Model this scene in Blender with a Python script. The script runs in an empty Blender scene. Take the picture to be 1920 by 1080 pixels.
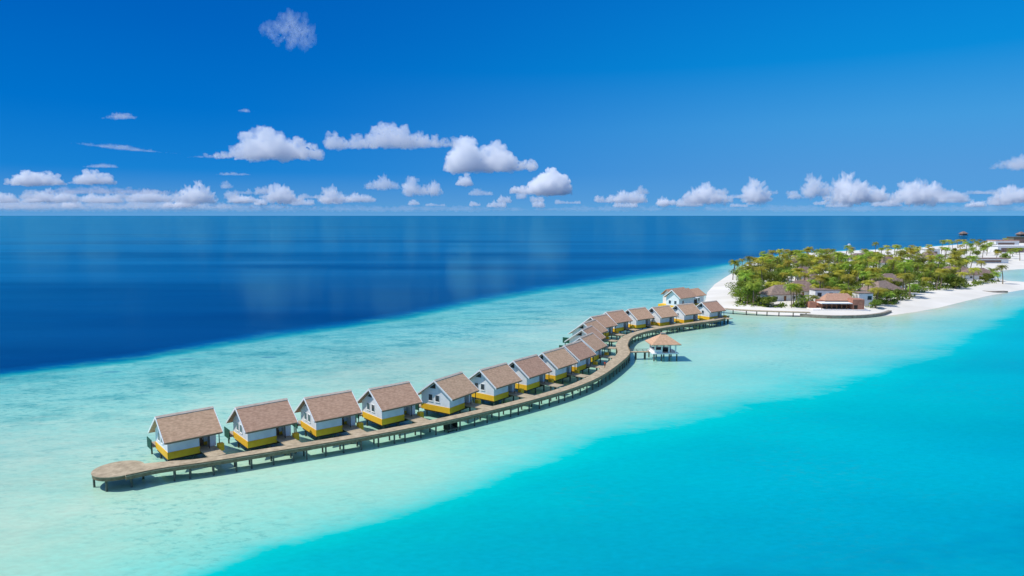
import bpy, bmesh, math, random
import numpy as np
from mathutils import Vector, Matrix, noise
R = math.radians
rnd = random.Random(7)
scene = bpy.context.scene
COL = scene.collection

# ------------------------------------------------------------------ camera, sky, sun, exposure
F_PX, PITCH, CAM_H = 1281.0, math.atan(136 / 1281.0), 40.0
cam_d = bpy.data.cameras.new("camera"); cam = bpy.data.objects.new("camera", cam_d); COL.objects.link(cam)
cam.location = (0, 0, CAM_H); cam.rotation_euler = (math.pi / 2 - PITCH, 0, 0)
cam_d.sensor_width = 36.0; cam_d.lens = 36.0 * F_PX / 1920.0
cam_d.clip_start = 1.0; cam_d.clip_end = 200000.0
scene.camera = cam

SUN_EL, SUN_DIR_AZ = R(56), math.atan2(-0.04, -1.0)       # sun stands to the left of the view
sdir = Vector((math.cos(SUN_EL) * math.cos(SUN_DIR_AZ), math.cos(SUN_EL) * math.sin(SUN_DIR_AZ), math.sin(SUN_EL)))
world = bpy.data.worlds.new("World"); scene.world = world; world.use_nodes = True
wn = world.node_tree; wn.nodes.clear()
sky = wn.nodes.new('ShaderNodeTexSky'); sky.sky_type = 'NISHITA'; sky.sun_disc = False
sky.sun_elevation = SUN_EL; sky.sun_rotation = math.atan2(sdir.x, sdir.y)
sky.altitude = 300; sky.air_density = 1.0; sky.dust_density = 0.3; sky.ozone_density = 3.0
bg = wn.nodes.new('ShaderNodeBackground'); bg.inputs['Strength'].default_value = 0.15
wo = wn.nodes.new('ShaderNodeOutputWorld')
def wnode(t, **kw):
    n = wn.nodes.new(t)
    for k, v in kw.items(): setattr(n, k, v)
    return n
wtc = wnode('ShaderNodeTexCoord'); wsp = wnode('ShaderNodeSeparateXYZ'); wn.links.new(wtc.outputs['Generated'], wsp.inputs[0])
def sky_ramp(stops):
    r = wnode('ShaderNodeValToRGB'); wn.links.new(wsp.outputs['Z'], r.inputs[0])
    while len(r.color_ramp.elements) < len(stops): r.color_ramp.elements.new(.5)
    for e, (p, c) in zip(r.color_ramp.elements, stops):
        e.position = p; e.color = tuple(((v / 255 / 12.92) if v <= 10 else ((v / 255 + .055) / 1.055) ** 2.4) for v in c) + (1,)
    return r.outputs[0]
left = sky_ramp([(0, (96, 160, 216)), (.022, (80, 150, 214)), (.06, (24, 130, 212)), (.14, (0, 114, 204)), (.24, (0, 100, 192)), (.38, (0, 84, 176)), (.6, (0, 70, 160))])
right = sky_ramp([(0, (102, 170, 222)), (.022, (88, 159, 221)), (.06, (84, 156, 220)), (.12, (68, 156, 222)), (.2, (10, 140, 218)), (.38, (0, 104, 200)), (.6, (0, 82, 176))])
wmr = wnode('ShaderNodeMapRange'); wmr.inputs['From Min'].default_value = -.45; wmr.inputs['From Max'].default_value = .62; wmr.interpolation_type = 'SMOOTHSTEP'
wn.links.new(wsp.outputs['X'], wmr.inputs['Value'])
wmx = wnode('ShaderNodeMix', data_type='RGBA'); wn.links.new(wmr.outputs[0], wmx.inputs[0]); wn.links.new(left, wmx.inputs[6]); wn.links.new(right, wmx.inputs[7])
wsc = wnode('ShaderNodeVectorMath', operation='SCALE'); wn.links.new(wmx.outputs[2], wsc.inputs[0]); wsc.inputs['Scale'].default_value = 1 / .15
whi = wnode('ShaderNodeMapRange'); whi.inputs['From Min'].default_value = .385; whi.inputs['From Max'].default_value = .52; wn.links.new(wsp.outputs['Z'], whi.inputs['Value'])
wm2 = wnode('ShaderNodeMix', data_type='RGBA'); wn.links.new(whi.outputs[0], wm2.inputs[0]); wn.links.new(wsc.outputs[0], wm2.inputs[6]); wzs = wnode('ShaderNodeVectorMath', operation='SCALE'); wn.links.new(sky.outputs[0], wzs.inputs[0]); wzs.inputs['Scale'].default_value = 1.3; wn.links.new(wzs.outputs[0], wm2.inputs[7])
wn.links.new(wm2.outputs[2], bg.inputs['Color']); wn.links.new(bg.outputs[0], wo.inputs['Surface'])
sun_d = bpy.data.lights.new("sun", 'SUN'); sun_d.energy = 4.0; sun_d.angle = R(0.5); sun_d.color = (1.0, 0.965, 0.91)
sun = bpy.data.objects.new("sun", sun_d); COL.objects.link(sun)
sun.rotation_euler = sdir.to_track_quat('Z', 'Y').to_euler(); sun.location = (0, 0, 300)
scene.view_settings.view_transform = 'Standard'; scene.view_settings.look = 'None'
scene.view_settings.exposure = 0.0; scene.view_settings.gamma = 1.0
scene.cycles.transparent_max_bounces = 24
scene.cycles.max_bounces = 32; scene.cycles.diffuse_bounces = 4; scene.cycles.glossy_bounces = 3; scene.cycles.volume_bounces = 32

# ------------------------------------------------------------------ helpers
def at(px, py, z=0.0):
    """world point at height z seen at the photograph's pixel (surveying only)"""
    a = (px - 960) / F_PX; b = (540 - py) / F_PX
    d = (a, math.cos(PITCH) + b * math.sin(PITCH), -math.sin(PITCH) + b * math.cos(PITCH))
    t = (z - CAM_H) / d[2]
    return (d[0] * t, d[1] * t)

def tag(o, label=None, cat=None, group=None, kind=None):
    for k, v in (('label', label), ('category', cat), ('group', group), ('kind', kind)):
        if v: o[k] = v
    return o

def empty(name, loc=(0, 0, 0), rz=0.0, label=None, cat=None, group=None):
    o = bpy.data.objects.new(name, None); COL.objects.link(o); o.empty_display_size = 0.5
    o.location = loc; o.rotation_euler = (0, 0, rz)
    return tag(o, label, cat, group)

def copy_tree(o, parent=None):
    c = o.copy(); COL.objects.link(c); c.parent = parent
    for ch in list(o.children): copy_tree(ch, c)
    return c

class MB:
    def __init__(s): s.v = []; s.f = []
    def add(s, vs, fs):
        n = len(s.v); s.v += [tuple(v) for v in vs]; s.f += [tuple(n + i for i in f) for f in fs]; return s
    def box(s, x0, x1, y0, y1, z0, z1, M=None):
        vs = [Vector((x, y, z)) for z in (z0, z1) for x, y in ((x0, y0), (x1, y0), (x1, y1), (x0, y1))]
        if M: vs = [M @ v for v in vs]
        return s.add(vs, [(3, 2, 1, 0), (4, 5, 6, 7), (0, 1, 5, 4), (1, 2, 6, 5), (2, 3, 7, 6), (3, 0, 4, 7)])
    def cyl(s, x, y, z0, z1, r0, r1=None, n=8, dx=0, dy=0):
        r1 = r0 if r1 is None else r1
        vs = [(x + r0 * math.cos(2 * math.pi * i / n), y + r0 * math.sin(2 * math.pi * i / n), z0) for i in range(n)]
        vs += [(x + dx + r1 * math.cos(2 * math.pi * i / n), y + dy + r1 * math.sin(2 * math.pi * i / n), z1) for i in range(n)]
        return s.add(vs, [tuple(range(n - 1, -1, -1)), tuple(range(n, 2 * n))] + [(i, (i + 1) % n, n + (i + 1) % n, n + i) for i in range(n)])
    def prism_x(s, prof, x0, x1):
        """profile of (y, z) points, counter-clockwise seen from +x, extruded along x"""
        n = len(prof)
        vs = [(x0, y, z) for y, z in prof] + [(x1, y, z) for y, z in prof]
        return s.add(vs, [tuple(range(n - 1, -1, -1)), tuple(range(n, 2 * n))] + [(i, (i + 1) % n, n + (i + 1) % n, n + i) for i in range(n)])
    def build(s, name, mat, parent=None, smooth=False):
        me = bpy.data.meshes.new(name); me.from_pydata(s.v, [], s.f); me.materials.append(mat)
        bm = bmesh.new(); bm.from_mesh(me); bmesh.ops.recalc_face_normals(bm, faces=bm.faces); bm.to_mesh(me); bm.free()
        if smooth: me.polygons.foreach_set('use_smooth', [True] * len(me.polygons))
        o = bpy.data.objects.new(name, me); COL.objects.link(o); o.parent = parent
        return o

def srgb(r, g, b):
    f = lambda c: (c / 255 / 12.92) if c / 255 <= 0.04045 else ((c / 255 + 0.055) / 1.055) ** 2.4
    return (f(r), f(g), f(b), 1.0)

def mat(name, c1, c2=None, scale=2.0, rough=0.8, bump=0.0, bscale=None, detail=4, stretch=None, spec=0.3, rand=0.0, trans=0.0):
    m = bpy.data.materials.new(name); m.use_nodes = True; nt = m.node_tree; N = nt.nodes; L = nt.links
    p = N['Principled BSDF']; p.inputs['Roughness'].default_value = rough
    p.inputs['Specular IOR Level'].default_value = spec
    tc = N.new('ShaderNodeTexCoord'); mp = N.new('ShaderNodeMapping'); L.new(tc.outputs['Object'], mp.inputs[0])
    if stretch: mp.inputs['Scale'].default_value = stretch
    nz = N.new('ShaderNodeTexNoise'); nz.inputs['Scale'].default_value = scale; nz.inputs['Detail'].default_value = detail
    L.new(mp.outputs[0], nz.inputs['Vector'])
    cr = N.new('ShaderNodeValToRGB'); cr.color_ramp.elements[0].position = 0.3; cr.color_ramp.elements[1].position = 0.7
    cr.color_ramp.elements[0].color = (*c1[:3], 1); cr.color_ramp.elements[1].color = (*(c2 or c1)[:3], 1)
    L.new(nz.outputs['Fac'], cr.inputs[0]); out = cr.outputs[0]
    if rand:
        oi = N.new('ShaderNodeObjectInfo'); h = N.new('ShaderNodeHueSaturation'); mr = N.new('ShaderNodeMapRange')
        mr.inputs['To Min'].default_value = 1 - rand; mr.inputs['To Max'].default_value = 1 + rand
        L.new(oi.outputs['Random'], mr.inputs['Value']); L.new(mr.outputs[0], h.inputs['Value']); L.new(out, h.inputs['Color'])
        mr2 = N.new('ShaderNodeMapRange'); mr2.inputs['To Min'].default_value = 0.5 - rand * .08; mr2.inputs['To Max'].default_value = 0.5 + rand * .08
        L.new(oi.outputs['Random'], mr2.inputs['Value']); L.new(mr2.outputs[0], h.inputs['Hue']); out = h.outputs[0]
    L.new(out, p.inputs['Base Color'])
    if bump:
        nb = N.new('ShaderNodeTexNoise'); nb.inputs['Scale'].default_value = bscale or scale * 4; L.new(mp.outputs[0], nb.inputs['Vector'])
        bp = N.new('ShaderNodeBump'); bp.inputs['Strength'].default_value = bump; bp.inputs['Distance'].default_value = 0.05
        L.new(nb.outputs['Fac'], bp.inputs['Height']); L.new(bp.outputs[0], p.inputs['Normal'])
    if trans:
        t = N.new('ShaderNodeBsdfTranslucent'); L.new(out, t.inputs['Color']); mx = N.new('ShaderNodeMixShader'); mx.inputs[0].default_value = trans
        L.new(p.outputs[0], mx.inputs[1]); L.new(t.outputs[0], mx.inputs[2]); L.new(mx.outputs[0], N['Material Output'].inputs[0])
    return m

M = dict(
    thatch=mat('cedar_shingle', srgb(176, 136, 108), srgb(210, 168, 138), 1.6, .9, .6, 14, 6, (1, 1.5, 3), rand=.11),
    ridge=mat('ridge_shingle', srgb(196, 172, 152), srgb(214, 194, 176), 2, .9),
    white=mat('white_render', (.76, .76, .74), (.88, .88, .87), .9, .7, .1, 8),
    trim=mat('white_trim', (.84, .83, .80), (.88, .87, .84), 3, .6),
    yellow=mat('yellow_render', (.92, .48, .02), (.96, .55, .03), 1.3, .7, .1, 8, rand=.04),
    deck=mat('weathered_deck', srgb(150, 134, 108), srgb(192, 174, 144), 1.1, .8, .5, 9, 6),
    fascia=mat('deck_fascia', srgb(112, 98, 74), srgb(142, 126, 98), 2, .8),
    pile=mat('timber_pile', srgb(82, 84, 72), srgb(118, 116, 102), 2, .85),
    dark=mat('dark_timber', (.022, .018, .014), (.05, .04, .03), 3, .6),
    brown=mat('brown_timber', srgb(120, 84, 56), srgb(150, 108, 76), 3, .6),
    glass=mat('window_glass', (.03, .045, .06), (.05, .07, .09), 1, .08, spec=.6),
    screen=mat('green_screen', srgb(22, 66, 54), srgb(44, 96, 74), 3, .8),
    sand=mat('white_sand', (.64, .60, .52), (.77, .73, .65), .05, .95, .4, 1.5, 8),
    stone=mat('grey_stone', srgb(128, 118, 104), srgb(170, 158, 142), .8, .9, .6, 3),
    terra=mat('terracotta_render', srgb(158, 108, 88), srgb(190, 134, 108), .8, .8),
    hut=mat('grey_thatch', srgb(118, 100, 92), srgb(156, 134, 122), 1.2, .95, .6, 9, 6, rand=.1),
    palm=mat('palm_leaf', srgb(84, 112, 26), srgb(182, 190, 64), .9, .6, rand=.45, trans=.25),
    palm2=mat('olive_palm_leaf', srgb(134, 138, 34), srgb(206, 194, 70), .9, .6, rand=.25, trans=.3),
    leaf=mat('broad_leaf', srgb(70, 94, 26), srgb(136, 150, 46), .7, .6, rand=.3, trans=.25),
    trunk=mat('palm_trunk', srgb(112, 98, 78), srgb(150, 134, 110), 3, .9),
    red=mat('red_cloth', srgb(170, 40, 34), srgb(196, 60, 50), 6, .8),
    skin=mat('skin', srgb(150, 104, 78), srgb(170, 120, 92), 6, .6),
    hull=mat('boat_hull', (.75, .76, .78), (.82, .82, .82), 1, .4),
    canvas=mat('white_canvas', (.82, .81, .78), (.86, .85, .82), 1, .8),
)

# ------------------------------------------------------------------ water
DEP = [1.0, .78, .33, .24, .15, .11, .19, .255, .375, .50, .74]
CT = {-400: [750, 765, 790, 830, 900, 1060, 1250, 1320, 1380, 1450, 1900],
      0: [690, 704, 722, 765, 815, 1000, 1130, 1190, 1240, 1300, 1700],
      250: [660, 674, 695, 735, 785, 930, 1040, 1100, 1140, 1190, 1600],
      500: [617, 632, 655, 690, 735, 860, 950, 1005, 1040, 1080, 1400],
      640: [600, 612, 632, 665, 702, 815, 905, 960, 998, 1035, 1300],
      770: [579, 592, 612, 642, 675, 780, 870, 920, 957, 995, 1250],
      890: [552, 566, 588, 612, 650, 740, 820, 870, 913, 950, 1200],
      1020: [530, 542, 562, 585, 615, 700, 780, 825, 868, 905, 1150],
      1144: [512, 524, 543, 565, 590, 670, 750, 785, 826, 865, 1100],
      1280: [493, 508, 530, 552, 575, 625, 705, 750, 796, 835, 1080],
      1406: [481, 489, 497, 505, 520, 600, 660, 710, 763, 800, 1060],
      1532: [468, 472, 478, 485, 500, 605, 640, 680, 741, 780, 1050],
      1658: [464, 468, 472, 480, 495, 610, 627, 655, 700, 745, 1040],
      1784: [461, 464, 468, 475, 495, 575, 590, 605, 655, 700, 1030],
      1850: [457, 461, 465, 472, 490, 556, 570, 590, 618, 660, 1020],
      1920: [449, 453, 458, 466, 490, 545, 556, 564, 580, 620, 1000],
      2300: [436, 440, 446, 452, 480, 500, 520, 530, 545, 570, 900]}
_cx = np.array(sorted(CT)); _ct = np.array([CT[k] for k in _cx], float)
def chart(X, Y):
    """charted depth of the lagoon (0 = beach, 1 = drop-off) at world points; returns depth, belt
    (belt: 1 on the seaward reef flat, 0 elsewhere)"""
    cz = np.maximum(Y * math.cos(PITCH) + CAM_H * math.sin(PITCH), 20.0)
    cy = Y * math.sin(PITCH) - CAM_H * math.cos(PITCH)
    px = np.clip(960 + F_PX * X / cz, -400, 2300); py = np.clip(540 - F_PX * cy / cz, 404, 1900)
    cs = [np.interp(px, _cx, _ct[:, k]) for k in range(len(DEP))]
    cs[1] = cs[0] + .62 * (cs[1] - cs[0]); cs[2] = cs[0] + .62 * (cs[2] - cs[0])
    d = np.where(py < cs[0], 1.0, DEP[-1])
    belt = np.zeros_like(d); sea = np.where(py < cs[0], 1.0, 0.0)
    for k in range(len(DEP) - 1):
        m = (py >= cs[k]) & (py < cs[k + 1])
        t = (py - cs[k]) / np.maximum(cs[k + 1] - cs[k], 1e-3)
        t = np.clip(t, 0, 1)
        d = np.where(m, DEP[k] + (DEP[k + 1] - DEP[k]) * t, d)
        bl = [.5, .9, 1, 1, .35, 0.15, 0, 0, 0, 0, 0]
        belt = np.where(m, bl[k] + (bl[k + 1] - bl[k]) * t, belt)
        sl = [1, 1, 1, 1, .8, .3, 0, 0, 0, 0, 0]
        sea = np.where(m, sl[k] + (sl[k + 1] - sl[k]) * t, sea)
    return d, belt, sea

def axis(fine0, fine1, step, far0, far1, g=1.045):
    a = list(np.arange(fine0, fine1, step)); s = step; x = fine1
    while x < far1: a.append(x); s *= g; x += s
    a.append(far1); s = step; x = fine0; left = []
    while x > far0:
        s *= g; x -= s; left.append(max(x, far0))
    return np.array(sorted(set(left + a)))
# shoreline of the island
SHORE_PX = [(1322, 566), (1326, 548), (1340, 533), (1358, 521), (1380, 508), (1400, 497), (1440, 484), (1500, 475), (1600, 470), (1700, 467),
            (1740, 463), (1790, 459), (1850, 455), (1920, 451), (2060, 447), (2300, 452), (2300, 500), (1990, 503), (1920, 504), (1880, 507), (1866, 514), (1868, 521), (1890, 527),
            (1960, 532), (1960, 540), (1920, 543), (1885, 549), (1850, 555), (1800, 567), (1760, 577), (1715, 585), (1680, 590), (1640, 594), (1560, 596),
            (1480, 593), (1420, 588), (1370, 582), (1335, 576)]
SHORE = np.array([at(x, y, 0) for x, y in SHORE_PX])
def shore_sd(X, Y):
    """signed distance to the shoreline, positive on land"""
    P = np.stack([X, Y], -1); n = len(SHORE); dm = np.full(X.shape, 1e9); ins = np.zeros(X.shape, bool)
    for i in range(n):
        a = SHORE[i]; b = SHORE[(i + 1) % n]; ab = b - a
        t = np.clip(((P - a) @ ab) / (ab @ ab), 0, 1)
        q = P - (a + t[..., None] * ab); dm = np.minimum(dm, np.hypot(q[..., 0], q[..., 1]))
        c = ((a[1] > Y) != (b[1] > Y)) & (X < (b[0] - a[0]) * (Y - a[1]) / (b[1] - a[1] + 1e-12) + a[0]); ins ^= c
    return np.where(ins, dm, -dm)

def grid_mesh(name, xs, ys, Z, m, attrs, keep=None):
    nx, ny = len(xs), len(ys); X, Y = np.meshgrid(xs, ys)
    co = np.stack([X, Y, Z], -1).reshape(-1, 3).astype(np.float32)
    j, i = np.meshgrid(np.arange(ny - 1), np.arange(nx - 1), indexing='ij')
    q = np.stack([j * nx + i, j * nx + i + 1, (j + 1) * nx + i + 1, (j + 1) * nx + i], -1).reshape(-1, 4)
    if keep is not None:
        q = q[keep.reshape(-1)[q].any(1)]
        used = np.unique(q); mp = np.full(nx * ny, -1); mp[used] = np.arange(len(used)); q = mp[q]; co = co[used]
        attrs = {k: a.reshape(-1)[used] for k, a in attrs.items()}
    me = bpy.data.meshes.new(name); me.vertices.add(len(co)); me.vertices.foreach_set('co', co.ravel())
    me.loops.add(q.size); me.loops.foreach_set('vertex_index', q.ravel().astype(np.int32))
    me.polygons.add(len(q)); me.polygons.foreach_set('loop_start', (np.arange(len(q)) * 4).astype(np.int32))
    me.update(calc_edges=True); me.polygons.foreach_set('use_smooth', [True] * len(q))
    for k, a in attrs.items():
        at_ = me.attributes.new(k, 'FLOAT', 'POINT'); at_.data.foreach_set('value', a.reshape(-1).astype(np.float32))
    me.materials.append(m); o = bpy.data.objects.new(name, me); COL.objects.link(o)
    return o

def water_material():
    m = bpy.data.materials.new('lagoon_water'); m.use_nodes = True; nt = m.node_tree; N = nt.nodes; L = nt.links; N.clear()
    def node(t, **kw):
        n = N.new(t)
        for k, v in kw.items(): setattr(n, k, v)
        return n
    def noise_(scale, detail, vec, rough=.5):
        n = node('ShaderNodeTexNoise'); n.inputs['Scale'].default_value = scale; n.inputs['Detail'].default_value = detail
        n.inputs['Roughness'].default_value = rough; L.new(vec, n.inputs['Vector']); return n.outputs['Fac']
    def math_(op, a, b=None, clamp=False):
        n = node('ShaderNodeMath', operation=op, use_clamp=clamp)
        for i, x in enumerate((a, b)):
            if x is None: continue
            if isinstance(x, (int, float)): n.inputs[i].default_value = x
            else: L.new(x, n.inputs[i])
        return n.outputs[0]
    def mrange(x, a, b, c, d):
        n = node('ShaderNodeMapRange'); L.new(x, n.inputs['Value'])
        for k, v in zip(('From Min', 'From Max', 'To Min', 'To Max'), (a, b, c, d)): n.inputs[k].default_value = v
        return n.outputs[0]
    geo = node('ShaderNodeNewGeometry'); pos = geo.outputs['Position']
    dep = node('ShaderNodeAttribute', attribute_name='depth').outputs['Fac']
    belt = node('ShaderNodeAttribute', attribute_name='belt').outputs['Fac']
    rot = node('ShaderNodeMapping'); L.new(pos, rot.inputs[0]); rot.inputs['Rotation'].default_value = (0, 0, R(-38)); rot.inputs['Scale'].default_value = (1, 2.0, 1)
    rv = rot.outputs[0]
    n1 = noise_(.022, 6, rv); n2 = noise_(.16, 6, rv, .65); n3 = noise_(.7, 3, rv, .6)
    # wobble of the depth
    amp = mrange(dep, 0, .6, .15, .15)
    d1 = math_('ADD', dep, math_('MULTIPLY', math_('SUBTRACT', n1, .5), amp))
    d2 = math_('ADD', d1, math_('MULTIPLY', math_('MULTIPLY', math_('SUBTRACT', n2, .5), .24), math_('ADD', belt, .42)))
    d2 = math_('ADD', d2, math_('MULTIPLY', math_('SUBTRACT', n3, .5), .06))
    def depth_ramp(stops):
        cr = node('ShaderNodeValToRGB'); L.new(d2, cr.inputs[0]); ramp = cr.color_ramp
        while len(ramp.elements) < len(stops): ramp.elements.new(.5)
        for e, (p_, c) in zip(ramp.elements, stops):
            e.position = p_; cc = srgb(*c); e.color = (cc[0] / .86, cc[1] / 1.22, cc[2] / 1.52, 1)
        return cr.outputs[0]
    inner = depth_ramp([(0.0, (206, 224, 208)), (.05, (176, 226, 216)), (.12, (160, 226, 216)), (.20, (138, 223, 217)), (.30, (106, 219, 221)), (.345, (76, 215, 220)), (.385, (0, 205, 216)), (.50, (0, 188, 209)), (.60, (0, 175, 206)), (.72, (0, 164, 205)), (.86, (0, 96, 160)), (1.0, (0, 33, 106))])
    outer = depth_ramp([(0.0, (205, 224, 212)), (.06, (174, 225, 217)), (.13, (154, 219, 214)), (.20, (132, 213, 211)), (.28, (118, 207, 208)), (.36, (94, 197, 201)), (.46, (40, 172, 184)), (.58, (0, 134, 160)), (.70, (0, 104, 156)), (.82, (0, 68, 138)), (1.0, (0, 33, 106))])
    seaw = node('ShaderNodeAttribute', attribute_name='seaward').outputs['Fac']
    cmx = node('ShaderNodeMix', data_type='RGBA'); L.new(seaw, cmx.inputs[0]); L.new(inner, cmx.inputs[6]); L.new(outer, cmx.inputs[7]); base_col = cmx.outputs[2]
    # reef and seagrass patches on the seaward flat
    patch = math_('MULTIPLY', mrange(noise_(.055, 9, rv, .72), .47, .62, 0, 1), belt)
    speck = math_('MULTIPLY', mrange(noise_(.45, 8, rv, .75), .51, .63, 0, 1), math_('ADD', math_('MULTIPLY', belt, 1.0), mrange(noise_(.03, 3, pos), .50, .64, 0, .7)))
    shallow = mrange(d2, .25, .42, 1, 0)
    pt = math_('MULTIPLY', math_('ADD', math_('MULTIPLY', patch, .62), math_('MULTIPLY', math_('MULTIPLY', speck, .72), mrange(d2, .22, .5, 1, .35))), mrange(d2, .7, .85, 1, 0), True)
    mx = node('ShaderNodeMix', data_type='RGBA'); L.new(pt, mx.inputs[0]); L.new(base_col, mx.inputs[6]); c = srgb(50, 140, 134); mx.inputs[7].default_value = (c[0], c[1], c[2], 1)
    # coral heads
    vo = node('ShaderNodeTexVoronoi'); vo.inputs['Scale'].default_value = .05; L.new(rv, vo.inputs['Vector'])
    head = math_('MULTIPLY', mrange(math_('ADD', vo.outputs['Distance'], math_('MULTIPLY', n2, .3)), .23, .29, 1, 0), math_('MULTIPLY', mrange(belt, .5, .9, 0, .6), mrange(n1, .5, .6, 0, 1)))
    mx2 = node('ShaderNodeMix', data_type='RGBA'); L.new(head, mx2.inputs[0]); L.new(mx.outputs[2], mx2.inputs[6]); c = srgb(34, 110, 130); mx2.inputs[7].default_value = c
    # fine sand ripples seen through the water
    fine = math_('MULTIPLY', mrange(n3, .3, .7, .93, 1.07), mrange(noise_(.012, 4, rv), .35, .65, .93, 1.06)); vm = node('ShaderNodeVectorMath', operation='SCALE'); L.new(mx2.outputs[2], vm.inputs[0]); L.new(fine, vm.inputs['Scale'])
    dif = node('ShaderNodeBsdfDiffuse'); L.new(vm.outputs[0], dif.inputs['Color'])
    # wavelets
    w1 = noise_(.9, 4, pos, .6); w2 = noise_(.11, 3, pos)
    bp = node('ShaderNodeBump'); bp.inputs['Strength'].default_value = .06; bp.inputs['Distance'].default_value = .25
    L.new(math_('ADD', w1, math_('MULTIPLY', w2, 1.2)), bp.inputs['Height'])
    gl = node('ShaderNodeBsdfGlossy'); gl.inputs['Color'].default_value = (.30, .92, 1, 1); L.new(bp.outputs[0], gl.inputs['Normal'])
    # wind lanes: long bands of calmer and rougher water
    lane = node('ShaderNodeMapping'); L.new(pos, lane.inputs[0]); lane.inputs['Scale'].default_value = (.12, 1, 1)
    ln = noise_(.008, 5, lane.outputs[0], .55)
    L.new(mrange(ln, .35, .65, .06, .16), gl.inputs['Roughness'])
    fr = node('ShaderNodeFresnel'); fr.inputs['IOR'].default_value = 1.33; L.new(bp.outputs[0], fr.inputs['Normal'])
    f1 = math_('MULTIPLY', fr.outputs[0], mrange(ln, .36, .64, .56, .96)); f1 = math_('MINIMUM', math_('MULTIPLY', f1, .9), .56)
    gr2 = node('ShaderNodeBsdfGlossy'); gr2.inputs['Roughness'].default_value = .42; gr2.inputs['Color'].default_value = (.04, .75, 1, 1)
    gm = node('ShaderNodeMixShader'); gm.inputs[0].default_value = .38; L.new(gl.outputs[0], gm.inputs[1]); L.new(gr2.outputs[0], gm.inputs[2])
    ms = node('ShaderNodeMixShader'); L.new(f1, ms.inputs[0]); L.new(dif.outputs[0], ms.inputs[1]); L.new(gm.outputs[0], ms.inputs[2])
    out = node('ShaderNodeOutputMaterial'); L.new(ms.outputs[0], out.inputs[0])
    return m

xs = axis(-170, 320, 1.3, -90000, 90000); ys = axis(30, 420, 1.0, -3000, 90000)
WX, WY = np.meshgrid(xs, ys); wd, wb, wsea = chart(WX, WY)
near = (WX > 40) & (WX < 2200) & (WY > 230) & (WY < 1600)
sd = np.full(WX.shape, -1e3); sd[near] = shore_sd(WX[near], WY[near])
lead = np.clip(1 + sd / 20.0, 0, 1) ** 1.3                               # the last metres up to the beach run shallow
wd = wd * (1 - lead * .75); wb = wb * (1 - lead)
water = grid_mesh('water', xs, ys, np.zeros_like(WX), water_material(), {'depth': wd, 'belt': wb, 'seaward': wsea})
tag(water, 'clear sea shading from pale turquoise over sand to deep blue', kind='structure')

# ------------------------------------------------------------------ island ground
ix = np.concatenate([np.arange(70, 420, 2.5), np.arange(420, 1600, 9)]); iy = np.concatenate([np.arange(255, 480, 2.0), np.arange(480, 1500, 8)])
IX, IY = np.meshgrid(ix, iy); isd = shore_sd(IX, IY)
def ground_h(sd_): return np.clip(sd_ * .10, -.8, 1.1) + np.clip(sd_ - 14, 0, 30) * .015
IZ = ground_h(isd)
IZ = IZ + np.where(isd > 6, .12 * np.sin(IX * .21 + 2 * np.sin(IY * .09)) * np.sin(IY * .17), 0)
gr = grid_mesh('sand_ground', ix, iy, IZ, M['sand'], {}, isd > -9)
tag(gr, 'white coral sand beach and ground of the island', kind='structure')
def gz(x, y):
    s = shore_sd(np.array([x], float), np.array([y], float))[0]
    return float(ground_h(np.array([s]))[0])

# ------------------------------------------------------------------ jetty
DECK = 2.2
def catmull(P, step):
    out = []; n = len(P)
    for i in range(n - 1):
        p0, p1, p2, p3 = (Vector(P[max(i - 1, 0)]), Vector(P[i]), Vector(P[i + 1]), Vector(P[min(i + 2, n - 1)]))
        k = max(2, int((p2 - p1).length / step))
        for j in range(k):
            t = j / k
            out.append(.5 * ((2 * p1) + (p2 - p0) * t + (2 * p0 - 5 * p1 + 4 * p2 - p3) * t * t + (3 * p1 - p0 - 3 * p2 + p3) * t ** 3))
    out.append(Vector(P[-1])); return out
EDGE_PX = [(236, 893), (300, 880), (400, 866), (500, 850), (600, 834), (700, 817), (800, 798), (900, 776), (1000, 751), (1080, 727), (1130, 705), (1165, 680),
           (1182, 662), (1178, 645), (1192, 629), (1235, 617), (1300, 607), (1350, 600), (1368, 592)]
edge = catmull([at(x, y, DECK) for x, y in EDGE_PX], 1.0)
def offset(path, d):
    out = []
    for i, p in enumerate(path):
        t = (path[min(i + 1, len(path) - 1)] - path[max(i - 1, 0)]).normalized()
        dd = d(i) if callable(d) else d
        out.append(p + Vector((-t.y, t.x)) * dd)
    return out
acc = [0.0]
for i in range(1, len(edge)): acc.append(acc[-1] + (edge[i] - edge[i - 1]).length)
def wid(i):
    s = acc[i]; return float(np.interp(s, [0, 5, 9, 90, 115, 140, 165, 200, 235, 250, 262, 300], [5.0, 3.4, 2.5, 2.6, 3.4, 3.6, 3.0, 3.0, 4.6, 6.0, 7.0, 7.0]))
far_edge = offset(edge, wid)
def strip(name, A, B, z0, z1, m, parent):
    mb = MB(); n = len(A); vs = []
    for a, b in zip(A, B): vs += [(a.x, a.y, z1), (b.x, b.y, z1), (b.x, b.y, z0), (a.x, a.y, z0)]
    fs = [(0, 1, 2, 3), tuple(4 * (n - 1) + k for k in (3, 2, 1, 0))]
    for i in range(n - 1):
        for k in range(4): fs.append((4 * i + k, 4 * i + (k + 1) % 4, 4 * i + 4 + (k + 1) % 4, 4 * i + 4 + k))
    return mb.add(vs, fs).build(name, m, parent)
jetty = empty('jetty', (edge[0].x, edge[0].y, 0), 0, 'long curving timber jetty on piles linking all the villas to the island', 'jetty')
def J(o): o.matrix_parent_inverse = jetty.matrix_world.inverted(); return o
jetty.matrix_world = Matrix.Translation(jetty.location)
JI = Matrix.Translation(-jetty.location)
def jp(o): o.parent = jetty; o.matrix_parent_inverse = JI; return o
jp(strip('walkway_deck', edge, far_edge, DECK - .12, DECK, M['deck'], None))
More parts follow.
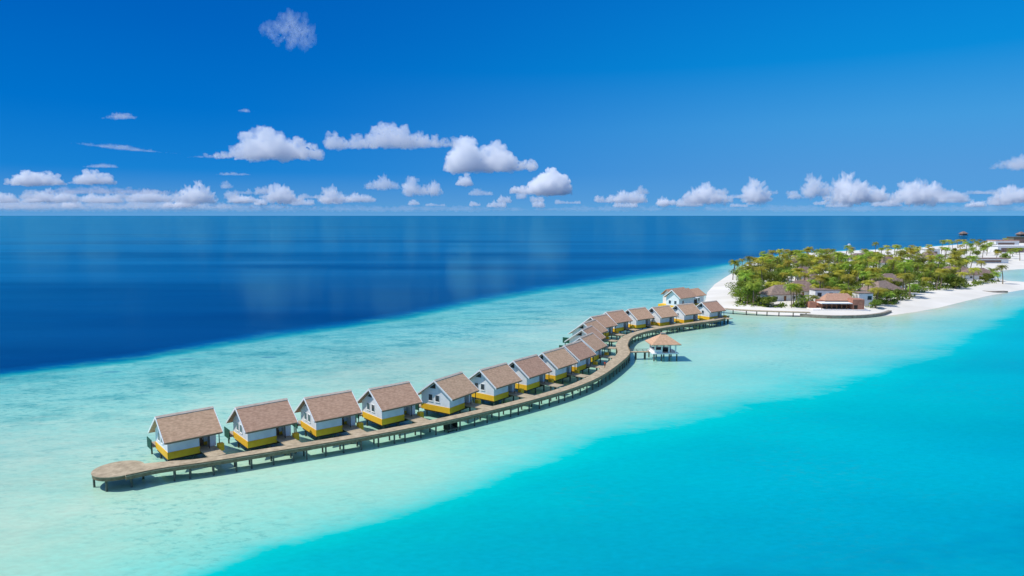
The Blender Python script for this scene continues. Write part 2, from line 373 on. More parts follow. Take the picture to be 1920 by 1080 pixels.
jp(strip('edge_beam', offset(edge, .04), offset(edge, .30), DECK - .62, DECK - .122, M['fascia'], None))
jp(strip('edge_beam', offset(edge, lambda i: wid(i) - .3), offset(edge, lambda i: wid(i) - .04), DECK - .62, DECK - .122, M['fascia'], None))
# kerb rails along both sides
jp(strip('kerb_rail', offset(edge, .06), offset(edge, .2), DECK + .003, DECK + .14, M['fascia'], None))
PC = at(222, 879, DECK); pr_ = 3.5
mb = MB(); mb.cyl(PC[0], PC[1], DECK - .10, DECK + .02, pr_, n=40); jp(mb.build('round_platform', M['deck'], None))
mb = MB(); mb.cyl(PC[0], PC[1], DECK - .6, DECK - .103, pr_ - .06, n=40); jp(mb.build('platform_rim', M['fascia'], None))
npile = 0; rest = MB(); s_next = 5.5
for k in range(6):
    a = R(30 + 60 * k); mb = MB(); mb.cyl(PC[0] + 3.2 * math.cos(a), PC[1] + 3.2 * math.sin(a), -1.5, DECK - .61, .16); jp(mb.build('pile', M['pile'], None)); npile += 1
for i in range(len(edge)):
    if acc[i] < s_next: continue
    s_next += 2.9
    t = (edge[min(i + 1, len(edge) - 1)] - edge[max(i - 1, 0)]).normalized(); nrm = Vector((-t.y, t.x))
    for dd, first in ((.18, True), (wid(i) - .18, False)):
        q = edge[i] + nrm * dd
        if first and npile < 98: mb = MB(); mb.cyl(q.x, q.y, -1.5, DECK - .625, .15, n=8); jp(mb.build('pile', M['pile'], None)); npile += 1
        else: rest.cyl(q.x, q.y, -1.5, DECK - .625, .15, n=8)
    a = edge[i] + nrm * .32; b = edge[i] + nrm * (wid(i) - .32)
    rest.box(0, (b - a).length, -.1, .1, DECK - .5, DECK - .2, Matrix.Translation((a.x, a.y, 0)) @ Matrix.Rotation(math.atan2(nrm.y, nrm.x), 4, 'Z'))
jp(tag(rest.build('rear_pile_row', M['pile'], None), kind='stuff'))

# dark boat landing hung under the jetty's near edge
lx, ly = at(845, 806, .2)
land = empty('boat_landing', (lx, ly, 0), R(40), 'dark boxy boat landing below the jetty edge in front of the fifth villa', 'landing stage')
mb = MB(); mb.box(-1.1, 1.1, -.75, .75, .35, .55); mb.build('landing_floor', M['pile'], land)
mb = MB(); mb.box(-1.1, -1.0, -.72, .72, .553, 1.55); mb.box(1.0, 1.1, -.72, .72, .553, 1.55); mb.box(-.997, .997, .62, .72, .553, 1.55); mb.build('side_boards', M['dark'], land)
for sx in (-.95, .95):
    for sy in (-.6, .6): mb = MB(); mb.cyl(sx, sy, -1.5, .348, .12); mb.build('leg', M['dark'], land)
mb = MB()
for k in range(5): mb.box(-.4, .4, .3 - .22 * k, .5 - .22 * k, 1.5 - .24 * k, 1.56 - .24 * k)
mb.build('steps', M['pile'], land)

# ------------------------------------------------------------------ water villas
def make_villa():
    v = empty('water_villa')
    for x in (-3.3, 0, 3.3):
        for y in (-2.9, 2.9): mb = MB(); mb.cyl(x, y, -1.5, 1.36, .17); mb.build('pile', M['pile'], v)
    mb = MB(); mb.box(-3.75, 3.75, -3.2, 3.2, 1.32, 1.59); mb.build('floor_frame', M['dark'], v)
    mb = MB(); mb.box(-3.8, 1.1, -3.3, 3.96, 1.6, 2.72); mb.box(1.103, 3.8, -1.5, 3.96, 1.6, 2.72); mb.build('base_band', M['yellow'], v)
    prof = lambda y0: [(y0, 2.723), (3.9, 2.723), (3.9, 4.85), (0, 7.56), (y0, 7.56 + y0 * .705)]
    mb = MB(); mb.prism_x(prof(-3.24), -3.74, 1.04); mb.prism_x(prof(-1.44), 1.043, 3.74); wall = mb.build('wall', M['white'], v)
    # roof: two slopes, ridge along x
    def slope(sgn, x0, x1, ye=4.45, zr=7.95, ze=4.72, th=.24):
        mb = MB(); mb.prism_x([(0, zr), (sgn * ye, ze), (sgn * ye, ze - th), (0, zr - th - .06)], x0, x1); return mb
    mb = slope(-1, -4.45, 4.35); f = slope(1, -4.45, 4.35, ye=5.1, ze=4.24); mb.add(f.v, f.f); roof = mb.build('roof', M['thatch'], v)
    mb = MB(); mb.prism_x([(-.34, 7.72), (.34, 7.72), (.34, 7.80), (0, 8.05), (-.34, 7.80)], -4.5, 4.4); mb.build('ridge_cap', M['ridge'], roof)
    for x in (-4.57, 4.353):
        mb = MB()
        for sg, ye, ze in ((-1, 4.47, 4.76), (1, 5.12, 4.29)): mb.prism_x([(0, 8.0), (sg * ye, ze), (sg * ye, ze - .32), (0, 7.66)], x, x + .1)
        mb.build('barge_board', M['trim'], roof)
    mb = MB(); mb.box(-4.3, 4.2, -4.50, -4.452, 4.45, 4.66); mb.build('eave_board', M['fascia'], roof)
    # thin dark triangle set on the seaward half of the gable
    mb = MB(); mb.prism_x([(.25, 6.1), (1.75, 6.1), (.25, 7.15)], -3.80, -3.742); mb.build('dark_gable_triangle', M['dark'], v)
    for y in (-.2, 1.5):
        mb = MB(); mb.box(-3.80, -3.743, y - .55, y + .55, 3.5, 4.9); w = mb.build('window', M['trim'], v)
        mb = MB(); mb.box(-3.812, -3.803, y - .45, y + .45, 3.6, 4.8); mb.build('pane', M['glass'], w)
        mb = MB(); mb.box(-3.86, -3.803, y - .6, y + .6, 3.40, 3.497); mb.build('sill', M['trim'], w)
    mb = MB(); mb.box(-2.6, -.6, -3.30, -3.243, 4.55, 5.0); w = mb.build('window', M['trim'], v)
    mb = MB(); mb.box(-2.52, -.68, -3.312, -3.303, 4.61, 4.94); mb.build('pane', M['glass'], w)
    # porch
    mb = MB(); mb.box(1.2, 2.2, -1.56, -1.50, 2.21, 4.35); d = mb.build('door', M['brown'], v)
    mb = MB(); mb.box(2.02, 2.1, -1.62, -1.563, 3.2, 3.4); mb.build('handle', M['trim'], d)
    mb = MB(); mb.box(2.3, 2.42, -3.9, -3.78, 2.2, 4.85); mb.build('porch_post', M['dark'], v)
    mb = MB(); mb.box(3.9, 4.02, -3.9, -3.78, 2.2, 4.85); mb.build('porch_post', M['dark'], v)
    mb = MB(); mb.box(2.75, 3.7, -3.05, -1.503, 2.21, 4.9); mb.build('porch_wall', M['white'], v)
    mb = MB(); mb.box(.95, 3.5, -8.3, -1.52, 2.04, 2.19); mb.build('entry_deck', M['deck'], v)
    mb = MB(); mb.box(3.503, 4.4, -4.9, -3.95, 1.7, 2.85); mb.build('entry_wall', M['yellow'], v)
    mb = MB(); mb.box(1.2, 1.5, -6.3, -6.0, -1.2, 2.03); mb.box(3.0, 3.3, -6.3, -6.0, -1.2, 2.03); mb.build('deck_support', M['pile'], v)
    # seaward sun deck
    mb = MB(); mb.box(-4.3, 3.2, 3.963, 6.9, 1.75, 1.9); mb.build('sun_deck', M['deck'], v)
    mb = MB(); mb.box(-4.42, -4.303, 4.1, 6.8, 1.3, 3.0); mb.build('privacy_screen', M['screen'], v)
    for x in (-3.9, 2.9): mb = MB(); mb.cyl(x, 6.2, -1.5, 1.748, .14); mb.build('pile', M['pile'], v)
    return v
VP = [(-53.7, 109.5, 41), (-43.0, 114.8, 40), (-33.2, 120.8, 38), (-23.3, 127.3, 42), (-12.8, 134.6, 57), (-4.0, 143.6, 52), (3.0, 152.6, 52), (9.8, 161.6, 53), (15.4, 170.6, 56),
      (20.0, 182.0, 62), (21.5, 194.5, 66), (23.6, 206.5, 60), (28.0, 218.4, 48), (34.6, 228.8, 42), (43.4, 235.6, 38), (52.8, 240.6, 36), (63.0, 247.2, 34), (74.0, 254.5, 36)]
WHERE = ['nearest the round end platform', 'second from the round end platform', 'third from the round end platform', 'fourth from the round end platform',
         'fifth from the round end', 'sixth from the round end', 'seventh from the round end platform', 'eighth from the round end platform', 'ninth from the round end',
         'tenth from the round end', 'eleventh from the round end', 'twelfth from the round end', 'thirteenth from the round end', 'fourteenth from the round end platform',
         'fourth from the island end of the row', 'third from the island end', 'second from the island end of the row', 'nearest the island']
proto = make_villa()
for i, (x, y, a) in enumerate(VP):
    o = proto if i == 0 else copy_tree(proto)
    o.location = (x, y, 0); o.rotation_euler = (0, 0, R(a))
    tag(o, 'white brown-roofed villa on a yellow base, ' + WHERE[i], 'villa', 'stilted villas along the jetty')

# larger villa at the head of the row
def make_big():
    x, y = at(1272, 580, 0)
    v = empty('large_villa', (x, y, 0), R(42), 'larger many-roofed white villa standing seaward behind the last row villas', 'villa')
    for px_ in (-6, -2, 2, 6):
        for py_ in (-4, 4): mb = MB(); mb.cyl(px_, py_, -1.5, 1.6, .2); mb.build('pile', M['pile'], v)
    mb = MB(); mb.box(-7, 7.5, -5, 5, 1.6, 2.9); mb.build('base_band', M['yellow'], v)
    mb = MB(); mb.prism_x([(-4.9, 2.903), (1.2, 2.903), (1.2, 7.0), (-1.85, 10.0), (-4.9, 7.0)], -6.9, 3.0); mb.box(-4, 7.3, 1.203, 4.9, 2.903, 7.2); mb.box(3.003, 7.3, -4.5, 1.2, 2.903, 5.6); mb.build('wall', M['white'], v)
    mb = MB()
    for sg in (-1, 1): mb.prism_x([(-1.85, 10.6), (-1.85 + sg * 4.1, 6.75), (-1.85 + sg * 4.1, 6.5), (-1.85, 10.25)], -7.6, 4.2)
    rf = mb.build('roof', M['thatch'], v)
    mb = MB()
    for sg in (-1, 1): mb.prism_x([(-1.85, 10.68), (-1.85 + sg * 4.14, 6.8), (-1.85 + sg * 4.14, 6.4), (-1.85, 10.2)], -7.72, -7.603)
    mb.build('barge_board', M['trim'], rf)
    mb = MB()
    for sg in (-1, 1): mb.prism_x([(3.0, 10.2), (3.0 + sg * 2.7, 7.5), (3.0 + sg * 2.7, 7.25), (3.0, 9.9)], -4.6, 8.0)
    mb.build('rear_roof', M['thatch'], v)
    mb = MB(); mb.prism_x([(1.0, 7.203), (4.8, 7.203), (3, 9.8)], -3.9, 7.2); mb.build('gable_wall', M['white'], v)
    mb = MB(); mb.box(4.6, 7.5, -5.2, .5, 5.603, 5.85); mb.build('flat_roof', M['trim'], v)
    for yy in (-3.2, -.6):
        mb = MB(); mb.box(-6.96, -6.903, yy - .6, yy + .6, 3.6, 5.4); w = mb.build('window', M['trim'], v)
        mb = MB(); mb.box(-6.972, -6.963, yy - .5, yy + .5, 3.7, 5.3); mb.build('pane', M['glass'], w)
    for xx in (-4.2,):
        mb = MB(); mb.box(xx - .7, xx + .7, -4.96, -4.903, 3.6, 5.4); w = mb.build('window', M['trim'], v)
        mb = MB(); mb.box(xx - .6, xx + .6, -4.972, -4.963, 3.7, 5.3); mb.build('pane', M['glass'], w)
    mb = MB(); mb.box(4.2, 6.4, -4.56, -4.503, 2.95, 5.0); mb.build('door', M['dark'], v)
    mb = MB(); mb.box(-8.5, 8, -8, -5.003, 2.0, 2.15); mb.build('terrace', M['deck'], v)
    mb = MB(); mb.box(7.6, 15, -2.2, 4.6, 1.6, 6.4); mb.build('annex_wall', M['white'], v)
    mb = MB()
    for sg in (-1, 1): mb.prism_x([(1.2, 9.3), (1.2 + sg * 4.2, 6.1), (1.2 + sg * 4.2, 5.85), (1.2, 9.0)], 7.2, 15.8)
    mb.build('annex_roof', M['thatch'], v)
    mb = MB(); mb.prism_x([(-2.2, 6.403), (4.6, 6.403), (1.2, 8.8)], 7.7, 14.9); mb.build('annex_gable', M['white'], v)
    for xx in (11.0,):
        mb = MB(); mb.box(xx - .8, xx + .8, -2.26, -2.203, 3.0, 5.0); w = mb.build('window', M['trim'], v)
        mb = MB(); mb.box(xx - .7, xx + .7, -2.272, -2.263, 3.1, 4.9); mb.build('pane', M['glass'], w)
    for px_ in (9, 14):
        for py_ in (-1.5, 4): mb = MB(); mb.cyl(px_, py_, -1.5, 1.6, .2); mb.build('pile', M['pile'], v)
    v.scale = (1.05, 1.05, .86)

make_big()

# ------------------------------------------------------------------ pavilion
px_, py_ = 42.2, 188.3
pav = empty('pavilion', (px_, py_, 0), R(4), 'small square pavilion with a pyramid shingle roof, off the jetty bend', 'pavilion')
mb = MB(); mb.box(-3.7, 3.7, -3.0, 3.0, 1.95, 2.2); mb.build('floor_deck', M['trim'], pav)
for x in (-3.2, -1.1, 1.1, 3.2):
    for y in (-2.6, 2.6): mb = MB(); mb.cyl(x, y, -1.5, 1.948, .2); mb.build('pile', M['pile'], pav)
for x in (-2.9, -1.0, 1.0, 2.9):
    for y in (-2.4, 2.4): mb = MB(); mb.box(x - .17, x + .17, y - .17, y + .17, 2.203, 4.5); mb.build('column', M['trim'], pav)
mb = MB(); mb.box(-2.73, -1.17, -2.5, -2.38, 2.203, 3.1); mb.box(-3.0, -2.88, -2.2, 2.2, 2.203, 3.1); mb.box(-2.7, 2.7, 2.38, 2.5, 2.203, 3.1); mb.build('railing', M['white'], pav)
mb = MB(); mb.box(-2.0, 2.0, -.6, 1.2, 2.203, 3.0); mb.build('bench', M['dark'], pav)
mb = MB(); e = 4.15; f_ = 3.6
mb.add([(-e, -f_, 4.5), (e, -f_, 4.5), (e, f_, 4.5), (-e, f_, 4.5), (-e, -f_, 4.72), (e, -f_, 4.72), (e, f_, 4.72), (-e, f_, 4.72), (-.5, 0, 7.2), (.5, 0, 7.2)],
       [(3, 2, 1, 0), (0, 1, 5, 4), (1, 2, 6, 5), (2, 3, 7, 6), (3, 0, 4, 7), (4, 5, 9, 8), (5, 6, 9), (6, 7, 8, 9), (7, 4, 8)])
rf = mb.build('roof', M['thatch'], pav)
mb = MB(); mb.box(-.7, .7, -.3, .3, 7.12, 7.5); mb.build('roof_cap', M['ridge'], rf)
ax, ay = 33.0, 188.0
br = empty('link_bridge', (ax, ay, 0), math.atan2(py_ - ay, px_ - 3.7 - ax), 'short low footbridge on piles between jetty bend and pavilion', 'footbridge')
LL = math.hypot(px_ - 3.75 - ax, py_ - ay)
mb = MB(); mb.box(-.6, LL, -.8, .8, 1.97, 2.15); mb.build('walkway_deck', M['deck'], br)
for x in (1.6, 4.2):
    for y in (-.6, .6): mb = MB(); mb.cyl(x, y, -1.5, 1.968, .16); mb.build('pile', M['pile'], br)
for y in (-.75, .75): mb = MB(); mb.box(-.4, LL, y - .04, y + .04, 2.7, 2.78); [mb.box(k - .04, k + .04, y - .04, y + .04, 2.153, 2.699) for k in (.3, 2, 3.7, 5)]; mb.build('railing', M['fascia'], br)

# ------------------------------------------------------------------ people
def person(x, y, z, rz, shirt, label, stride=.16):
    root = empty('person', (x, y, z), rz, label, 'person')
    J_ = {'pelvis': (0, 0, .92, .135), 'belly': (0, 0, 1.08, .13), 'chest': (0, 0.01, 1.30, .15), 'neck': (0, 0, 1.47, .055), 'head': (0, 0.01, 1.60, .09), 'crown': (0, 0, 1.70, .07),
          'hipl': (-.1, 0, .86, .1), 'kneel': (-.11, stride * .6, .48, .065), 'anklel': (-.11, stride * .3, .08, .045), 'toel': (-.12, stride * .3 + .16, .03, .035),
          'hipr': (.1, 0, .86, .1), 'kneer': (.11, -stride * .2, .48, .065), 'ankler': (.11, -stride, .08, .045), 'toer': (.12, -stride + .16, .03, .035),
          'shl': (-.19, 0, 1.40, .06), 'ell': (-.25, -.06, 1.12, .042), 'wrl': (-.24, .06, .88, .03), 'hal': (-.235, .09, .80, .03),
          'shr': (.19, 0, 1.40, .06), 'elr': (.25, .03, 1.12, .042), 'wrr': (.24, .14, .90, .03), 'har': (.235, .18, .82, .03)}
    E_ = [('pelvis', 'belly'), ('belly', 'chest'), ('chest', 'neck'), ('neck', 'head'), ('head', 'crown'), ('pelvis', 'hipl'), ('hipl', 'kneel'), ('kneel', 'anklel'), ('anklel', 'toel'),
          ('pelvis', 'hipr'), ('hipr', 'kneer'), ('kneer', 'ankler'), ('ankler', 'toer'), ('chest', 'shl'), ('shl', 'ell'), ('ell', 'wrl'), ('wrl', 'hal'), ('chest', 'shr'), ('shr', 'elr'), ('elr', 'wrr'), ('wrr', 'har')]
    def skin(name, keys, m, grow=0.0):
        ks = [k for k in J_ if k in keys]; me = bpy.data.meshes.new(name)
        me.from_pydata([J_[k][:3] for k in ks], [(ks.index(a), ks.index(b)) for a, b in E_ if a in ks and b in ks], [])
        o = bpy.data.objects.new(name, me); COL.objects.link(o); o.parent = root
        sk = o.modifiers.new('Skin', 'SKIN')
        sv = me.skin_vertices[0].data if me.skin_vertices else None
        if sv is None: me.attributes.new('x', 'FLOAT', 'POINT')
        else:
            for i_, k in enumerate(ks): sv[i_].radius = (J_[k][3] + grow,) * 2; sv[i_].use_root = (i_ == 0)
        o.modifiers.new('Sub', 'SUBSURF').levels = 1; o.modifiers[-1].render_levels = 2
        me.materials.append(m); return o
    skin('body', list(J_), M['skin'])
    skin('shirt', ['belly', 'chest', 'shl', 'shr', 'ell', 'elr'], shirt, .018)
    skin('shorts', ['pelvis', 'hipl', 'hipr', 'kneel', 'kneer'], M['dark'], .014)
    mb = MB(); mb.cyl(0, -.012, 1.62, 1.79, .115, .07, 10); mb.build('hair', M['dark'], root, True)
x, y = at(1134, 690, DECK); person(x, y, DECK + .003, R(-40), M['red'], 'person in a red shirt walking on the jetty by the ninth villa')

# ------------------------------------------------------------------ shore works
def world_strip(name, pts, w, z0, z1, m, label, cat):
    A = catmull(pts, 2.0); o = strip(name, A, offset(A, w), z0, z1, m, None); tag(o, label, cat); return o
o = empty('boardwalk', (0, 0, 0), 0, 'timber boardwalk on dark piles running from the jetty to the beach club', 'boardwalk')
bw = catmull([at(x, y, 1.9) for x, y in ((1344, 578), (1400, 582), (1450, 584), (1520, 586))], 2.0)
strip('walkway_deck', bw, offset(bw, 2.6), 1.6, 1.9, M['deck'], o)
for i in range(1, len(bw), 2): mb = MB(); mb.cyl(bw[i].x, bw[i].y + .3, -1, 1.598, .2); mb.build('pile', M['dark'], o)
world_strip('sea_wall', [at(x, y, .9) for x, y in ((1500, 590), (1560, 593), (1620, 592), (1655, 588), (1672, 583))], 1.3, -1, 1.15, M['stone'], 'low grey stone sea wall curving along the beach in front of the club', 'sea wall')
world_strip('rock_groyne', [at(x, y, .4) for x, y in ((1835, 546), (1862, 548), (1890, 547))], 2.2, -1, .8, M['stone'], 'low grey rock groyne at the tip of the right hand beach', 'groyne')

# ------------------------------------------------------------------ island buildings
def hip_roof(mb, L_, W_, z0, h, th=.3, ridge=.35):
    a, b = L_ / 2, W_ / 2; r = max(a - b, a * ridge) * .8
    mb.add([(-a, -b, z0), (a, -b, z0), (a, b, z0), (-a, b, z0), (-a, -b, z0 + th), (a, -b, z0 + th), (a, b, z0 + th), (-a, b, z0 + th), (-r, 0, z0 + h), (r, 0, z0 + h)],
           [(3, 2, 1, 0), (0, 1, 5, 4), (1, 2, 6, 5), (2, 3, 7, 6), (3, 0, 4, 7), (4, 5, 9, 8), (5, 6, 9), (6, 7, 8, 9), (7, 4, 8)])
def bungalow(px, py, L_, W_, h, rz, label, wall_h=2.8, m='hut'):
    x, y = at(px, py, 1.0); z = gz(x, y)
    b = empty('island_bungalow', (x, y, z), R(rz), label, 'bungalow', 'thatched bungalows among the palms')
    mb = MB(); mb.box(-L_ / 2 + 1, L_ / 2 - 1, -W_ / 2 + 1, W_ / 2 - 1, -.4, wall_h + .05); mb.build('wall', M['white'], b)
    mb = MB(); hip_roof(mb, L_, W_, wall_h, h); mb.build('roof', M[m], b)
    mb = MB(); mb.box(-.6, .6, -W_ / 2 + .95, -W_ / 2 + .997, .1, 2.3); mb.build('door', M['brown'], b)
    for xx in (-L_ * .26, L_ * .26):
        mb = MB(); mb.box(xx - .8, xx + .8, -W_ / 2 + .94, -W_ / 2 + .997, .9, 2.2); w = mb.build('window', M['trim'], b)
        mb = MB(); mb.box(xx - .7, xx + .7, -W_ / 2 + .93, -W_ / 2 + .937, 1.0, 2.1); mb.build('pane', M['glass'], w)
    return (x, y, max(L_, W_) / 2)
FOOT = []
for args in [
    (1462, 564, 17, 10, 4.2, 12, 'grey-brown thatched bungalow at the left end of the palms, above the boardwalk'),
    (1500, 557, 16, 11, 4.8, -8, 'wide mauve-brown thatched roof just left of the beach club'),
    (1524, 542, 13, 10, 4.6, 20, 'thatched bungalow directly behind and left of the beach club'),
    (1505, 524, 14, 10, 4.6, 0, 'thatched roof in the clearing left of centre among the palms'),
    (1652, 556, 18, 12, 4.6, 24, 'pinkish thatched bungalow just right of the beach club white block'),
    (1664, 540, 16, 11, 4.6, 10, 'thatched roof second row, right of the beach club'),
    (1500, 500, 14, 10, 4.4, -10, 'grey thatched roof toward the left back of the palm grove'),
    (1560, 492, 16, 10, 4.4, 5, 'pale walled bungalow at the back of the grove, left of centre'),
    (1612, 492, 22, 10, 4.4, 3, 'long bungalow with bright wall at the centre back of the grove'),
    (1662, 500, 16, 11, 4.4, 8, 'thatched bungalow at the back of the grove, right of centre'),
    (1742, 490, 18, 12, 4.8, -6, 'grey thatched bungalow by the white hut at the far right back'),
    (1790, 520, 22, 10, 4.2, 4, 'long low brown roof at the right edge of the palm grove'),
    (1830, 524, 20, 10, 4.2, -4, 'low brown thatched roof nearest the right hand beach'),
]: FOOT.append(bungalow(*args))
# beach club
x, y = at(1568, 579, 1.2); z = gz(x, y)
cl = empty('beach_club', (x, y, z), R(-2), 'terracotta beach club with a white awning line and dark open front', 'beach club'); FOOT.append((x, y, 12)); cl.scale = (.9, .9, .85)
mb = MB(); mb.box(-12.5, 13, -4.5, 6, -.6, .3); mb.build('terrace', M['canvas'], cl)
mb = MB(); mb.box(-7.5, 8.0, 2.0, 5.8, .303, 4.0); mb.build('rear_wall', M['terra'], cl)
mb = MB(); mb.box(-8.4, 5.6, -3.8, 1.997, 3.0, 3.42); mb.build('awning', M['canvas'], cl)
for k in range(7): mb = MB(); xx = -8.1 + k * 2.25; mb.box(xx - .12, xx + .12, -3.6, -3.36, .303, 2.998); mb.build('column', M['brown'], cl)
mb = MB(); mb.box(-6.5, 4.5, -1.2, -.4, .303, 1.35); mb.build('bar_counter', M['dark'], cl)
mb = MB(); mb.box(5.8, 11.0, -3.6, 1.9, .303, 5.2); mb.build('side_wall', M['terra'], cl)
mb = MB(); mb.box(6.4, 8.0, -3.66, -3.603, .5, 2.4); mb.build('door', M['dark'], cl)
mb = MB(); mb.add([(-5, 1.0, 4.003), (9.5, 1.0, 4.003), (9.5, 8, 4.003), (-5, 8, 4.003), (-2.5, 5, 7.2), (7, 5, 7.2)], [(3, 2, 1, 0), (0, 1, 5, 4), (1, 2, 5), (2, 3, 4, 5), (3, 0, 4)]); mb.build('roof', M['thatch'], cl)
mb = MB(); mb.box(-12, -8.7, 1, 5, .303, 3.2); mb.build('wing_wall', M['terra'], cl)
# white block left behind, white block right
for (px, py, L_, W_, h, lab) in ((1553, 571, 11, 6, 5.8, 'white two storey block with dark windows behind the beach club'), (1616, 573, 6, 6, 5.4, 'tall plain white block against the right side of the beach club')):
    x, y = at(px, py, 1); zz = gz(x, y); b = empty('white_block', (x, y, zz), 0, lab, 'building'); FOOT.append((x, y, 6))
    if px < 1600: b.location.y += 4
    mb = MB(); mb.box(-L_ / 2, L_ / 2, -W_ / 2, W_ / 2, -.5, h); mb.build('wall', M['white'], b)
    mb = MB(); mb.box(-L_ / 2 - .3, L_ / 2 + .3, -W_ / 2 - .3, W_ / 2 + .3, h + .003, h + .3); mb.build('roof', M['hut'], b)
    for xx in ((-3.6, 1.5) if px < 1600 else (1.6,)):
        mb = MB(); mb.box(xx - 1.0, xx + 1.0, -W_ / 2 - .05, -W_ / 2 - .003, h - 2.8, h - .9); w = mb.build('window', M['trim'], b)
        mb = MB(); mb.box(xx - .9, xx + .9, -W_ / 2 - .06, -W_ / 2 - .053, h - 2.7, h - 1.0); mb.build('pane', M['glass'], w)
# far right buildings
def flat_house(px, py, L_, W_, h, rz, label, roofm='canvas', wallm='white'):
    x, y = at(px, py, 1); b = empty('beach_building', (x, y, gz(x, y)), R(rz), label, 'building'); FOOT.append((x, y, L_ / 2))
    mb = MB(); mb.box(-L_ / 2, L_ / 2, -W_ / 2, W_ / 2, -.5, h); mb.build('wall', M[wallm], b)
    mb = MB(); mb.box(-L_ / 2 - .8, L_ / 2 + .8, -W_ / 2 - .8, W_ / 2 + .8, h + .003, h + .5); mb.build('roof', M[roofm], b)
    mb = MB(); mb.box(-L_ * .4, L_ * .3, -W_ / 2 - .08, -W_ / 2 - .003, .6, h * .7); w = mb.build('window', M['hut'], b)
flat_house(1892, 474, 34, 14, 7, 0, 'long white building with a grey shuttered front on the far right beach')
flat_house(1880, 464, 30, 14, 8, 4, 'pink-white building behind the long one on the far right beach', 'terra')
flat_house(1908, 456, 22, 14, 8, 0, 'dark grey building furthest away at the right edge', 'pile', 'pile')
flat_house(1745, 482, 12, 8, 7, 0, 'small bright white hut rising above the palms at the right back')
flat_house(1850, 494, 30, 8, 3.5, 2, 'low pale sand-coloured shed on the right hand beach flat', 'hut')
# far overwater hut and boat
def sea_hut(px, py, s, label, dark=False):
    x, y = at(px, py, 0); b = empty('overwater_hut', (x, y, 0), R(10), label, 'hut')
    mb = MB(); mb.box(-7 * s, 7 * s, -6 * s, 6 * s, 1.8 * s, 2.2 * s); mb.build('platform', M['pile'], b)
    mb = MB(); mb.box(-5 * s, 5 * s, -4 * s, 4 * s, 2.203 * s, 5 * s); mb.build('wall', M['pile' if dark else 'hut'], b)
    mb = MB(); hip_roof(mb, 13 * s, 11 * s, 5 * s, 4.5 * s); mb.build('roof', M['hut'], b)
    for xx in (-5, 0, 5):
        for yy in (-4, 4): mb = MB(); mb.cyl(xx * s, yy * s, -1, 1.798 * s, .3); mb.build('pile', M['dark'], b)
sea_hut(1806, 443, 1.0, 'lone grey overwater hut on open sea beyond the island')
sea_hut(1914, 445, 1.1, 'dark overwater hut at the right edge of the horizon sea', True)
x, y = at(1592, 461, 0)
bt = empty('motor_boat', (x, y, 0), R(70), 'tiny white motor boat on the blue sea behind the palms', 'boat')
mb = MB(); mb.add([(-3.2, -1.4, -.2), (2.5, -1.5, -.2), (5.6, 0, .1), (2.5, 1.5, -.2), (-3.2, 1.4, -.2), (-3.4, -1.7, 1.2), (2.8, -1.8, 1.4), (6.6, 0, 1.9), (2.8, 1.8, 1.4), (-3.4, 1.7, 1.2)],
                  [(4, 3, 2, 1, 0), (5, 6, 7, 8, 9), (0, 1, 6, 5), (1, 2, 7, 6), (2, 3, 8, 7), (3, 4, 9, 8), (4, 0, 5, 9)]); mb.build('hull', M['hull'], bt)
mb = MB(); mb.box(-2, 1.8, -1.1, 1.1, 1.3, 2.9); mb.build('cabin', M['hull'], bt)
mb = MB(); mb.box(1.803, 1.85, -1, 1, 2.0, 2.7); mb.build('windscreen', M['glass'], bt)

# ------------------------------------------------------------------ palms and trees
def palm_proto(seed, h, nf, lm):
    r = random.Random(seed); root = empty('palm_tree'); lean = r.uniform(.3, 1.6); la = r.uniform(0, 6.28)
    mb = MB(); K = 6; pts = []
    for k in range(K + 1):
        t = k / K; pts.append(Vector((lean * t * t * math.cos(la), lean * t * t * math.sin(la), h * t - .4)))
    for k in range(K):
        r0 = .24 - .10 * k / K; mb.cyl(pts[k].x, pts[k].y, pts[k].z, pts[k + 1].z + .02, r0, r0 - .017, 6, pts[k + 1].x - pts[k].x, pts[k + 1].y - pts[k].y)
    mb.build('trunk', M['trunk'], root)
    top = pts[-1]; mb = MB()
    for i in range(nf):
        az = i * 2.39996 + r.uniform(-.2, .2); up = r.uniform(-.15, 1.1) if i > nf * .3 else r.uniform(.7, 1.4); Lf = r.uniform(2.9, 3.9)
        d = Vector((math.cos(az), math.sin(az), 0)); side = Vector((-d.y, d.x, 0)); S = 9; spine = []
        p = top.copy(); el = up
        for s in range(S + 1):
            spine.append(p.copy()); p = p + (d * math.cos(el) + Vector((0, 0, math.sin(el)))) * (Lf / S); el -= (.17 + .05 * s * .5) * r.uniform(.8, 1.2)
        for s in range(S):
            a, b = spine[s], spine[s + 1]; w = .95 * math.sin(math.pi * (s + .8) / (S + 1.2)) + .12
            for sg in (-1, 1):
                for hlf in (0, .5):
                    q = a.lerp(b, hlf); q2 = a.lerp(b, hlf + .36)
                    tip = q.lerp(b, .8) + side * sg * w * r.uniform(.8, 1.15) + Vector((0, 0, -.38 * w)) + d * .25
                    mb.add([q, q2, tip], [(0, 1, 2)])
            mb.add([a + side * .05, a - side * .05, b - side * .04, b + side * .04], [(0, 1, 2, 3)])
    o = mb.build('crown', lm, root)
    return root
